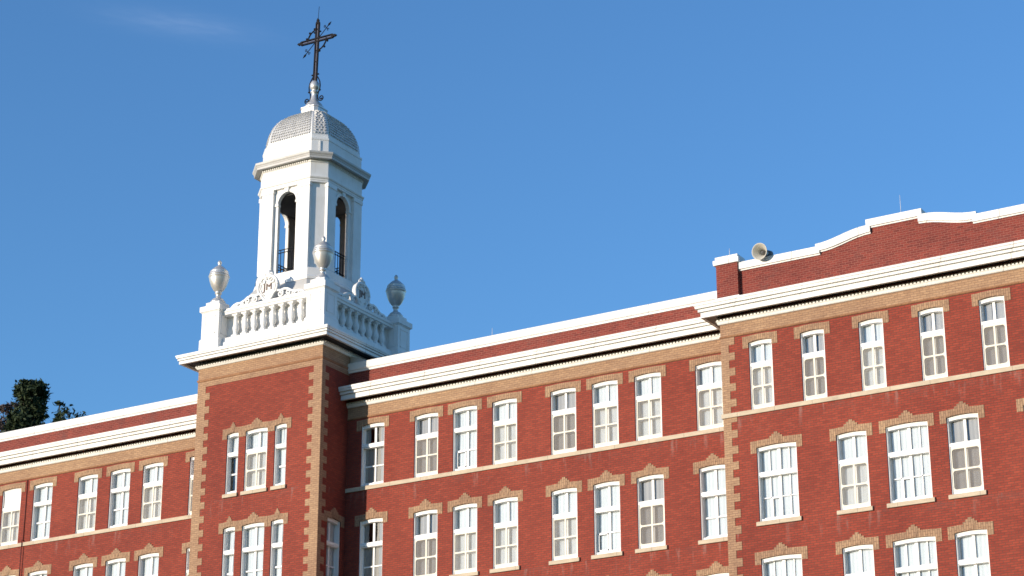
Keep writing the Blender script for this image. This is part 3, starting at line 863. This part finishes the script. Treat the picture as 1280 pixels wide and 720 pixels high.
# cartouches with JM
def spiral(cx, cz, r0, r1, t0, t1, n=26, y=0):
    return [(cx + (r0 + (r1 - r0) * k / n) * math.cos(t0 + (t1 - t0) * k / n), y, cz + (r0 + (r1 - r0) * k / n) * math.sin(t0 + (t1 - t0) * k / n)) for k in range(n + 1)]
def cartouche():
    mb = MB(); cz = .60
    # shield: heart like outline drawn in to a foot
    pts = []
    for k in range(40):
        t = 2 * math.pi * k / 40
        r = .47 * (1 - .10 * abs(math.sin(t)) ** 6 * (1 if math.sin(t) > 0 else -1.6))
        x, z = r * math.cos(t), cz + r * math.sin(t) * (.98 if math.sin(t) > 0 else 1.12)
        if math.sin(t) < -.5: x *= .82
        pts.append((x, z))
    mb.prism_xz(pts, -.06, .10)
    rim = [(x * 1.0, -.06, cz + (z - cz) * 1.0) for x, z in pts]; rim.append(rim[0])
    mb.tube(rim, .06, 6)
    for s in (-1, 1):                                    # volutes on the shield and the crest above it
        mb.tube([(s * x, -.08, z) for x, _, z in spiral(.20, cz + .22, .17, .03, 2.8, 2.8 - 8.2)], .036, 5)
        mb.tube([(s * x, -.07, z) for x, _, z in [(.33, 0, cz + .12), (.36, 0, cz - .08), (.28, 0, cz - .27), (.12, 0, cz - .40)]], .028, 5)
        mb.tube([(s * x, -.03, z) for x, _, z in spiral(.11, cz + .50, .09, .02, -1.2, 5.5)], .035, 5)
    mb.lathe([(.02, 0), (.085, .05), (.10, .12), (.07, .18), (.03, .23), (.01, .25)], 0, 0, cz + .46, 10)
    mb.prism_xz([(-.20, 0), (.20, 0), (.17, .20), (-.17, .20)], -.07, .10)
    # side scrolls: a falling band, spirals under it
    for s in (-1, 1):
        band = [(.44, .40), (.62, .36), (.80, .40), (1.0, .36), (1.18, .25), (1.34, .19), (1.52, .20), (1.68, .15), (1.82, .04)]
        lo = [(s * x, z - .085) for x, z in band]; hi = [(s * x, z) for x, z in band]
        if s < 0: lo.reverse(); hi.reverse()
        mb.strip_xz(lo, hi, -.07, .09)
        for (x, z, r0, t0, t1) in ((.62, .19, .15, 1.2, -7.5), (.98, .17, .13, -2.0, 6.2), (1.25, .10, .08, 1.0, -6.5), (1.55, .09, .085, -2.2, 5.5)):
            mb.tube([(s * px_, -.03, pz_) for px_, _, pz_ in spiral(x, z, r0, .025, t0, t1)], .045, 5)
        mb.prism_xz([(s * .70, 0), (s * .92, 0), (s * .86, .12)] if s > 0 else [(s * .92, 0), (s * .70, 0), (s * .86, .12)], -.05, .06)
        mb.prism_xz([(s * 1.1, 0), (s * 1.82, 0), (s * 1.80, .045), (s * 1.1, .07)] if s > 0 else [(s * 1.82, 0), (s * 1.1, 0), (s * 1.1, .07), (s * 1.80, .045)], -.05, .06)
    return mb
def letters(txt, size):
    cu = bpy.data.curves.new('lettering', 'FONT'); cu.body = txt; cu.size = size; cu.extrude = .018; cu.align_x = 'CENTER'; cu.space_character = 1.08
    cu.offset = .0
    o = bpy.data.objects.new('lettering', cu); COL.objects.link(o)
    dg = bpy.context.evaluated_depsgraph_get(); me = bpy.data.meshes.new_from_object(o.evaluated_get(dg))
    bpy.data.objects.remove(o); bpy.data.curves.remove(cu)
    for v in me.vertices: v.co = Vector((v.co.x, -v.co.z, v.co.y))
    me.materials.clear(); me.materials.append(M['letter'])
    return me
cme = cached(('cartouche',), cartouche, 'white_tower')
lme = letters('JM', .40)
for loc, rz in (((TCX, TY0 + .38, 29.385), 0), ((TX1 - .38, TCY, 29.385), R(90))):
    # lettering is a sub-part of the balustrade's cartouche
    c_ = link('cartouche', cme, school, Vector(loc) - world_loc(school), rz)
    link('lettering', lme, c_, Vector((0, -.075, .44)))

# --- the cupola --------------------------------------------------------------
ring = loop_oct(TCX, TCY)
cu = MB()
# curved skirt roof and plinth
skirt = [(2.25, 27.45), (2.20, 29.2), (2.14, 29.75), (2.08, 29.95), (1.98, 30.13), (1.87, 30.27), (1.80, 30.36)]
cu.loft([ring(a, a * .70, z) for a, z in skirt], True, False)
cus = build('cupola_skirt', cu, 'silver', school)
cu = MB()
pl = [(1.83, 30.35), (1.84, 30.45), (1.80, 30.50), (1.76, 30.54), (1.76, 30.84), (1.72, 30.87), (1.40, 30.875)]
cu.loft([ring(a, a * .70, z) for a, z in pl], True, True)
# shaft: four arched faces and four chamfers, hollow
AF = 1.59          # wall face
AH, ZS, ZSP, ZTOP = .45, 30.87, 33.93, 34.62
BF = 1.19
def face_tr(rot):
    ca, sa = math.cos(rot * math.pi / 2), math.sin(rot * math.pi / 2)
    return lambda x, y, z: (TCX + x * ca - y * sa, TCY + x * sa + y * ca, z)
def put(mb, sub, tr):
    mb.add([tr(*p) for p in sub.v], sub.f)
arc = [(AH * math.cos(math.pi * k / 14), ZSP + AH * math.sin(math.pi * k / 14)) for k in range(15)]
TK = .13
lin = MB()
for rot in range(4):
    tr = face_tr(rot); s_ = MB()
    b_in = .98
    # wall slab with arch: jambs, then spandrels
    for sg in (-1, 1):
        a, b = sorted((sg * AH, sg * BF)); s_.box(a, b, -AF, -AF + TK, ZS, ZSP)
    up_ = [(AH * math.cos(math.pi * k / 14) * 1.0, ZTOP) for k in range(15)]
    s_.strip_xz(list(reversed(arc)), list(reversed(up_)), -AF, -AF + TK)
    for sg in (-1, 1):
        a, b = sorted((sg * AH, sg * BF)); s_.box(a, b, -AF, -AF + TK, ZSP, ZTOP)
    # pilasters
    for sg in (-1, 1):
        a, b = sorted((sg * .63, sg * (BF - .002))); s_.box(a, b, -AF - .125, -AF + .01, ZS, 34.50)
        a, b = sorted((sg * .60, sg * (BF + .028))); s_.box(a, b, -AF - .155, -AF + .012, 34.40, 34.56)
        a, b = sorted((sg * .61, sg * (BF + .02))); s_.box(a, b, -AF - .15, -AF + .011, ZS - .002, ZS + .22)
        # impost
        a, b = sorted((sg * (AH - .025), sg * .628)); s_.box(a, b, -AF - .045, -AF + TK + .01, ZSP - .09, ZSP + .01)
    # archivolt and keystone
    a2 = [((AH + .11) * math.cos(math.pi * k / 14), ZSP + .012 + (AH + .11) * math.sin(math.pi * k / 14)) for k in range(15)]
    a1 = [((AH + .0) * math.cos(math.pi * k / 14), ZSP + .012 + (AH + .0) * math.sin(math.pi * k / 14)) for k in range(15)]
    s_.strip_xz(list(reversed(a1)), list(reversed(a2)), -AF - .035, -AF + .005)
    s_.prism_xz([(-.07, 34.36), (.07, 34.36), (.12, 34.62), (-.12, 34.62)], -AF - .09, -AF + .004)
    put(cu, s_, tr)
    l_ = MB()
    for sg in (-1, 1):
        a, b = sorted((sg * (AH + .012), sg * 1.15)); l_.box(a, b, -AF + TK + .003, -AF + TK + .03, ZS, ZTOP)
    l_.strip_xz([(x * 1.02, z + .012) for x, z in reversed(arc)], [(x * 1.02, z) for x, z in reversed(up_)], -AF + TK + .003, -AF + TK + .03)
    put(lin, l_, tr)
    # chamfer wall
    p0, p1 = tr(BF, -AF, 0), tr(AF, -BF, 0)
    q0, q1 = tr(BF - TK * .41, -AF + TK, 0), tr(AF - TK, -BF + TK * .41, 0)
    cu.add([(p[0], p[1], z) for z in (ZS, ZTOP) for p in (p0, p1, q1, q0)], [(0, 1, 5, 4), (1, 2, 6, 5), (2, 3, 7, 6), (3, 0, 4, 7)])
# entablature
ent = [(1.50, 34.555), (1.72, 34.555), (1.72, 34.62), (1.735, 34.63), (1.735, 34.69), (1.77, 34.71), (1.79, 34.76), (1.72, 34.785), (1.70, 34.80), (1.70, 35.40), (1.72, 35.415), (1.74, 35.43), (1.74, 35.52), (1.50, 35.52)]
rr_ = [ring(a, a * .70, z) for a, z in ent]; cu.loft(rr_, True, True)
cup = build('cupola', cu, 'white_tower', school)
build('shade_lining', lin, 'inside', cup)  # added grey sheet: shade on the white inner walls, painted in
iv = MB(); iv.loft([ring(1.45, 1.06, 34.30), ring(1.3, .92, 34.50), ring(.4, .28, 34.548)], True, True)
build('ceiling', iv, 'soffit_shade', cup)
cc = MB()
cp_ = [(1.50, 35.521), (1.92, 35.521), (1.92, 35.505), (1.965, 35.505), (1.965, 35.60), (1.985, 35.61), (1.985, 35.64), (2.01, 35.67), (2.03, 35.70), (2.035, 35.72), (2.035, 35.775), (1.66, 35.84)]
cc.loft([ring(a, .70 * 1.74 + (a - 1.74) * .45, z) for a, z in cp_], True, True)
corn = build('cupola_cornice', cc, 'silver', school)
db = MB()
for rot in range(4):
    tr = face_tr(rot); s_ = dentils_x(-1.2, 1.2, -1.735, 35.44, 35.515, .01, .045, .10, .055); db = MB(); put(db, s_, tr); build('dentil_course', db, 'white', corn)
at = MB()
att = [(1.66, 35.80), (1.66, 36.42), (1.68, 36.44), (1.68, 36.52), (1.61, 36.55), (1.60, 36.58), (1.60, 36.68), (1.57, 36.70)]
at.loft([ring(a, a * .70, z) for a, z in att], True, True)
for rot in range(4):      # slim panel battens on the chamfers
    tr = face_tr(rot)
    for f_ in (.5,):
        x = 1.162 + (1.66 - 1.162) * f_; y = -(1.66 - (1.66 - 1.162) * f_)
        p = tr(x, y, 0); n_ = tr(.02, -.02, 0); d = (n_[0] - TCX, n_[1] - TCY)
        t_ = tr(.02, .02, 0); tt = (t_[0] - TCX, t_[1] - TCY)
        at.add([(p[0] + i * tt[0] + j * d[0], p[1] + i * tt[1] + j * d[1], z) for z in (35.86, 36.40) for i, j in ((-1, -.5), (1, -.5), (1, 1), (-1, 1))],
               [(0, 1, 5, 4), (1, 2, 6, 5), (2, 3, 7, 6), (3, 0, 4, 7), (4, 5, 6, 7), (3, 2, 1, 0)])
build('attic', at, 'white_tower', school)
# dome: smooth white ribs and edges, inset fields of small zinc scales
DP = [(1.575, 36.68), (1.565, 36.88), (1.53, 37.10), (1.47, 37.33), (1.385, 37.55), (1.27, 37.75), (1.125, 37.93), (.95, 38.08), (.76, 38.20), (.58, 38.28), (.44, 38.33)]
dm = MB(); dm.loft([ring(a, a * .70, z) for a, z in DP], True, True)
dome = build('dome', dm, 'white_dome', school)
def dome_at(t):     # t 0..1 along the profile by arc length
    L = [0]
    for i in range(len(DP) - 1): L.append(L[-1] + math.dist(DP[i], DP[i + 1]))
    s = t * L[-1]
    for i in range(len(DP) - 1):
        if s <= L[i + 1] or i == len(DP) - 2:
            f = (s - L[i]) / (L[i + 1] - L[i]); return (DP[i][0] + f * (DP[i + 1][0] - DP[i][0]), DP[i][1] + f * (DP[i + 1][1] - DP[i][1]))
def scale_field(sub, dist_of, half_of, rows, pitch):
    for j in range(rows):
        t0, t1 = .04 + .90 * j / rows, .04 + .90 * (j + 1.35) / rows
        a0, z0 = dome_at(t0); a1, z1 = dome_at(min(t1, .99))
        am, zm = dome_at(min((t0 * .55 + t1 * .45), .99))
        h = half_of(a0) - .06
        n = max(1, int(2 * h / pitch))
        if j % 2: n = max(1, n - 1)
        nx, nz_ = (z1 - z0), (a0 - a1); ln = math.hypot(nx, nz_); nx /= ln; nz_ /= ln
        d0_, d1_ = .055, .006
        for k in range(n):
            x = (k - (n - 1) / 2) * (2 * h / max(n, 1)) * .98; w_ = h / n * .96
            f1 = half_of(a1) / half_of(a0)
            dd0, dd1, ddm = dist_of(a0), dist_of(a1), dist_of(am)
            P = lambda xx, dd, zz, off: (xx, -(dd + nx * off), zz + nz_ * off)
            sub.add([P(x, dd0, z0, d0_), P(x + w_, ddm, zm, .026), P((x + w_) * f1, dd1, z1, d1_), P((x - w_) * f1, dd1, z1, d1_), P(x - w_, ddm, zm, .026),
                     P(x, dd0, z0, 0), P(x + w_, ddm, zm, 0), P(x - w_, ddm, zm, 0)],
                    [(0, 1, 2, 3, 4), (5, 6, 1, 0), (7, 5, 0, 4)])
sc_ = MB()
for rot in range(4):
    tr = face_tr(rot); s_ = MB()
    scale_field(s_, lambda a: a, lambda a: a * .70, 15, .115); put(sc_, s_, tr)
    # chamfer: rotated 45 degrees
    s2 = MB(); scale_field(s2, lambda a: a * 1.70 / math.sqrt(2), lambda a: a * .30 / math.sqrt(2), 15, .115)
    r45 = math.pi / 4
    put(sc_, s2, lambda x, y, z: tr(x * math.cos(r45) - y * math.sin(r45), x * math.sin(r45) + y * math.cos(r45), z))
o = build_raw('scale_tiles', sc_, 'zinc', dome)
# lantern foot, ball
fn = MB()
fn.loft([ring(.47, .33, 38.27), ring(.47, .33, 38.33), ring(.44, .31, 38.34), ring(.44, .31, 38.60), ring(.47, .33, 38.62), ring(.47, .33, 38.66)])
fn.lathe([(.42, 0), (.43, .06), (.40, .12), (.34, .15), (.35, .20), (.31, .26), (.22, .33), (.165, .45), (.135, .60), (.12, .74), (.16, .78), (.17, .82), (.12, .86), (.11, .90),
          (.16, .94), (.195, 1.02), (.205, 1.10), (.19, 1.20), (.14, 1.29), (.06, 1.34)], TCX, TCY, 38.66, 24)
build('finial', fn, 'urn_metal', dome)
# iron rails in the arches
for rot in range(4):
    ir = MB()
    tr = face_tr(rot); s_ = MB(); y = -AF + .16
    for z in (30.98, 31.13, 31.86, 31.98): s_.box(-AH - .02, AH + .02, y - .016, y + .016, z - .014, z + .014)
    for k in range(5):
        x = -AH + .09 + k * (2 * AH - .18) / 4; s_.box(x - .011, x + .011, y - .011, y + .011, ZS - .03, 31.98)
    for k in range(4):
        xm = -AH + .09 + (k + .5) * (2 * AH - .18) / 4
        s_.tube([(xm + .055 * math.cos(t * .6283), y, 31.055 + .055 * math.sin(t * .6283)) for t in range(11)], .008, 4)
    put(ir, s_, tr); build('railing', ir, 'iron', cup)

# ------------------------------------------------------------------ cross on the dome
ZC = 39.98
cross = empty('cross', (TCX, TCY, ZC)); cross.rotation_euler.y = R(1.3)
tag(cross, 'black wrought iron cross with scrolled braces on the dome finial', 'cross')
def cpart(name, mb, mat='iron'): return build(name, mb, mat, cross, Vector((0, 0, 0)))
ct = MB()
for s in (-1, 1): ct.box(s * .074 - .026, s * .074 + .026, -.035, .035, -.02, 2.70)
ct.box(-.093, .093, -.036, .036, -.02, .06); ct.box(-.093, .093, -.036, .036, 2.66, 2.72)
for z in (.9, 1.35): ct.box(-.06, .06, -.02, .02, z - .015, z + .015)
ct.prism_xz([(-.10, 2.71), (.10, 2.71), (.045, 2.80), (.06, 2.84), (0, 2.93), (-.06, 2.84), (-.045, 2.80)], -.04, .04)
for z in (.30, 2.28):
    for s in (-1, 1): ct.lathe([(.0, -.04), (.045, -.01), (.045, .02), (.0, .05)], s * .15, 0, z, 8)
cpart('post', ct)
ca = MB()
for s in (-1, 1): ca.box(-.80, .80, -.038, .038, 1.92 + s * .074 - .026, 1.92 + s * .074 + .026)
for s in (-1, 1):
    a, b = sorted((s * .76, s * .82)); ca.box(a, b, -.039, .039, 1.827, 2.013)
    pts = [(.81, 1.82), (.90, 1.88), (.94, 1.86), (1.02, 1.92), (.94, 1.98), (.90, 1.96), (.81, 2.02)]
    pts = [(s * x, z) for x, z in pts]
    if s < 0: pts.reverse()
    ca.prism_xz(pts, -.04, .04)
cpart('crossbar', ca)
st = MB(); st.box(-.010, .010, -.012, .012, .05, 2.65); st.box(-.77, .77, -.012, .012, 1.91, 1.93)
cpart('sunlit_edge_strip', st, 'edge_glint')  # added pale strip: sunlight on the bars' inner edges, painted as colour
rg = MB()
for t0 in (math.pi / 2, 3 * math.pi / 2):
    rg.tube([(.48 * math.cos(t0 + k * math.pi / 20), 0, 1.92 + .50 * math.sin(t0 + k * math.pi / 20)) for k in range(11)], .034, 6)
    for f in (.18, .5, .82):
        t = t0 + f * math.pi / 2; rg.lathe([(0, -.06), (.05, -.02), (.05, .02), (0, .06)], .56 * math.cos(t), 0, 1.92 + .56 * math.sin(t), 6)
cpart('ring', rg)
ra = MB()
for s in (-1, 1):
    ra.tube([(s * .08, 0, 1.92 + s * .08), (s * .62, 0, 1.92 + s * .62)], .018, 6)
    for x in (.46,):
        ra.tube([(s * (x - .09), 0, 1.92 + s * (x + .09)), (s * (x + .09), 0, 1.92 + s * (x - .09))], .018, 6)
        for q_ in (-1, 1): ra.tube([(s * (x + q_ * .09) + .05 * math.cos(t), 0, 1.92 + s * (x - q_ * .09) + .05 * math.sin(t)) for t in (0, .8, 1.6, 2.4, 3.2, 4, 4.8)], .014, 5)
    ra.tube([(s * .54, 0, 1.92 + s * .54), (s * .60, 0, 1.92 + s * .60), (s * .70, 0, 1.92 + s * .70)], [.02, .05, .006], 6)
cpart('ray', ra)
for k in (0, 2):
    cs, sn = math.cos(k * math.pi / 2), math.sin(k * math.pi / 2)
    prof = [(.10, .22), (.18, .10), (.255, -.06), (.285, -.24), (.27, -.40), (.21, -.54), (.18, -.68), (.20, -.82), (.27, -.93)]
    sp = [(.36 + rr_ * math.cos(t), -.83 + rr_ * math.sin(t)) for rr_, t in [(.13 - .10 * j / 22, -2.1 + 8.2 * j / 22) for j in range(23)]]
    b = MB(); b.tube([(x * cs, x * sn, z) for x, z in prof + sp[1:]], .026, 6)
    b.lathe([(0, -.05), (.05, 0), (0, .05)], .285 * cs, .285 * sn, -.45, 6)
    cpart('brace', b)
lr = MB(); lr.tube([(0, 0, 2.9), (.02, 0, 3.48)], .011, 5)
cpart('lightning_rod', lr)

# ------------------------------------------------------------------ urns
URN = [(.30, 0), (.315, .05), (.30, .10), (.24, .13), (.25, .16), (.20, .21), (.12, .26), (.095, .32), (.10, .40), (.135, .43), (.14, .46), (.11, .48), (.15, .53), (.235, .63), (.31, .77),
       (.365, .92), (.395, 1.05), (.40, 1.11), (.42, 1.13), (.425, 1.17), (.40, 1.20), (.40, 1.25), (.385, 1.28), (.36, 1.34), (.375, 1.36), (.355, 1.39), (.29, 1.46), (.20, 1.55), (.12, 1.61), (.075, 1.64),
       (.06, 1.68), (.075, 1.72), (.085, 1.77), (.06, 1.83), (.025, 1.87)]
ub = MB(); ub.lathe([p for p in URN if p[1] <= 1.20], n=28)
ul = MB(); ul.lathe([(.405, 1.199)] + [p for p in URN if 1.20 < p[1]], n=28)
ulabs = ['silver white urn on the left corner pedestal of the balustrade',
         'silver white urn on the near corner pedestal, in front of the cupola',
         'shaded grey urn on the far right corner pedestal of the balustrade']
proto = None
for (x, y), lab in zip(pc_[:3], ulabs):
    e = empty('urn', (x, y, ZP + 2.235)); tag(e, lab, 'urn', 'urns on the tower balustrade')
    if proto is None:
        proto = (build('body', ub, 'urn_metal', e, Vector((0, 0, 0))), build('lid', ul, 'urn_metal', e, Vector((0, 0, 0))))
    else:
        for p in proto:
            c_ = p.copy(); COL.objects.link(c_); c_.parent = e

# ------------------------------------------------------------------ loudspeaker on the block's parapet
spk = empty('loudspeaker', (-28.93, BY + .05, 26.97))
tag(spk, 'beige horn loudspeaker mounted on the white parapet cap', 'loudspeaker')
h = MB()
hp = [(r * .88, z) for r, z in [(.06, .62), (.065, .50), (.08, .40), (.11, .30), (.16, .20), (.22, .11), (.28, .04), (.315, 0), (.335, -.01), (.335, .012), (.30, .05), (.235, .13), (.175, .22), (.125, .32), (.095, .42), (.08, .62)]]
h.lathe(hp, n=28)
hq = Euler((R(90 - 6), 0, R(-4))).to_matrix()     # lathe axis -> facing the yard
def turn(mb, off): mb.v = [tuple(hq @ Vector(p) + Vector(off)) for p in mb.v]
OFF = (0, -.42, .13)
hq = Matrix.Rotation(R(-6), 3, 'Z') @ Matrix.Rotation(R(-90 + 8), 3, 'X')
turn(h, OFF); build('horn', h, 'horn', spk, Vector((0, 0, 0)))
c1 = MB(); c1.lathe([(.005, .16), (.05, .19), (.075, .28), (.07, .44), (.05, .50)], n=16); turn(c1, OFF)
build('throat', c1, 'horn_dark', spk, Vector((0, 0, 0)))
c2 = MB(); c2.lathe([(.10, .50), (.13, .53), (.135, .72), (.10, .76)], n=18); turn(c2, OFF)
build('driver', c2, 'horn_dark', spk, Vector((0, 0, 0)))
c3 = MB(); c3.box(-.03, .03, .02, .10, -.005, .13); c3.box(-.12, .12, -.06, .20, -.005, .02); build('bracket', c3, 'horn_dark', spk, Vector((0, 0, 0)))

# ------------------------------------------------------------------ lightning rods
def rod(x, y, z0, z1, label):
    e = empty('lightning_rod', (x, y, z0)); tag(e, label, 'lightning rod', 'lightning rods on the roof edge')
    b = MB(); b.lathe([(.035, 0), (.035, .05), (.015, .08)], n=8); build('base', b, 'rod', e, Vector((0, 0, 0)))
    s_ = MB(); s_.tube([(0, 0, .05), (0, 0, z1 - z0)], [.011, .006], 6); build('spike', s_, 'rod', e, Vector((0, 0, 0)))
rod(-23.98, BY + .2, 27.56, 28.32, 'thin lightning rod on top of the stepped gable')
rod(-30.27, BY + .1, 27.30, 27.64, 'thin lightning rod on the corner pier beside the loudspeaker')
rod(-40.77, .15, 26.65, 27.03, 'short lightning rod on the long parapet between the tower and the gable')

# ------------------------------------------------------------------ trees behind the left wing
def tree(name, label, base, top, spread, n_cl, leaves, mat, seed, shape, size=.28, group=None):
    r2 = random.Random(seed)
    gz0 = gz(*base); H = top - gz0
    e = empty(name, (base[0], base[1], gz0)); tag(e, label, 'tree', group)
    tk = MB(); pts = [(0, 0, 0), (.1, .05, H * .3), (-.1, 0, H * .6), (.05, 0, H * .97)]
    tk.tube(pts, [H * .018, H * .014, H * .009, .03], 8)
    cr = MB()
    for c in range(n_cl):
        f = r2.random() ** .8
        zc = H * (shape[0] + (1 - shape[0]) * f)
        rad = spread * (shape[1] + (1 - shape[1]) * (1 - f)) if shape[2] == 'cone' else spread * math.sqrt(max(.05, 1 - (2 * f - 1) ** 2 * .8))
        an = r2.random() * 6.283; rc = rad * r2.random() ** .5
        cx, cy = rc * math.cos(an), rc * math.sin(an)
        tk.tube([(0, 0, zc * .93), (cx * .5, cy * .5, zc * .98), (cx, cy, zc)], [.06, .04, .015], 5)
        cs = spread * r2.uniform(.16, .34)
        for l in range(leaves):
            d = Vector((r2.gauss(0, 1), r2.gauss(0, 1), r2.gauss(0, .8))) * cs * .55
            p = Vector((cx, cy, zc)) + d
            if p.z > H * 1.0: continue
            a = Vector((r2.gauss(0, 1), r2.gauss(0, 1), r2.gauss(0, .7) + .3)).normalized()
            b = a.cross(Vector((r2.gauss(0, 1), r2.gauss(0, 1), r2.gauss(0, 1)))).normalized()
            s1 = size * r2.uniform(.6, 1.3); s2 = s1 * r2.uniform(.25, .5)
            cr.add([p - a * s1 * .5, p + b * s2 * .5, p + a * s1 * .6, p - b * s2 * .5], [(0, 1, 2, 3)])
    build('trunk', tk, 'bark', e, Vector((0, 0, 0)))
    me = bpy.data.meshes.new('crown'); me.from_pydata(cr.v, [], cr.f); me.update(); me.materials.append(M[mat]); link('crown', me, e, Vector((0, 0, 0)))
    return e
tree('pine_tree', 'tall dark evergreen tree rising above the left wing roof', (-81.2, 18), 36.5, 1.3, 160, 230, 'leaf_dark', 3, (.60, .55, 'round'), .27)
tree('small_conifer', 'dark pointed treetop just showing over the left parapet', (-78.95, 18), 35.0, .8, 50, 90, 'leaf_dark', 5, (.6, .15, 'cone'), .24)
tree('broadleaf_tree', 'dark ragged treetop behind the parapet, next to the tower', (-78.0, 18), 34.75, 1.3, 40, 60, 'leaf_dark', 8, (.6, .6, 'round'), .24)
tree('bare_tree', 'purplish brown tree at the left edge of the view', (-84.6, 20), 36.4, 1.2, 60, 90, 'leaf_brown', 11, (.6, .6, 'round'), .25)
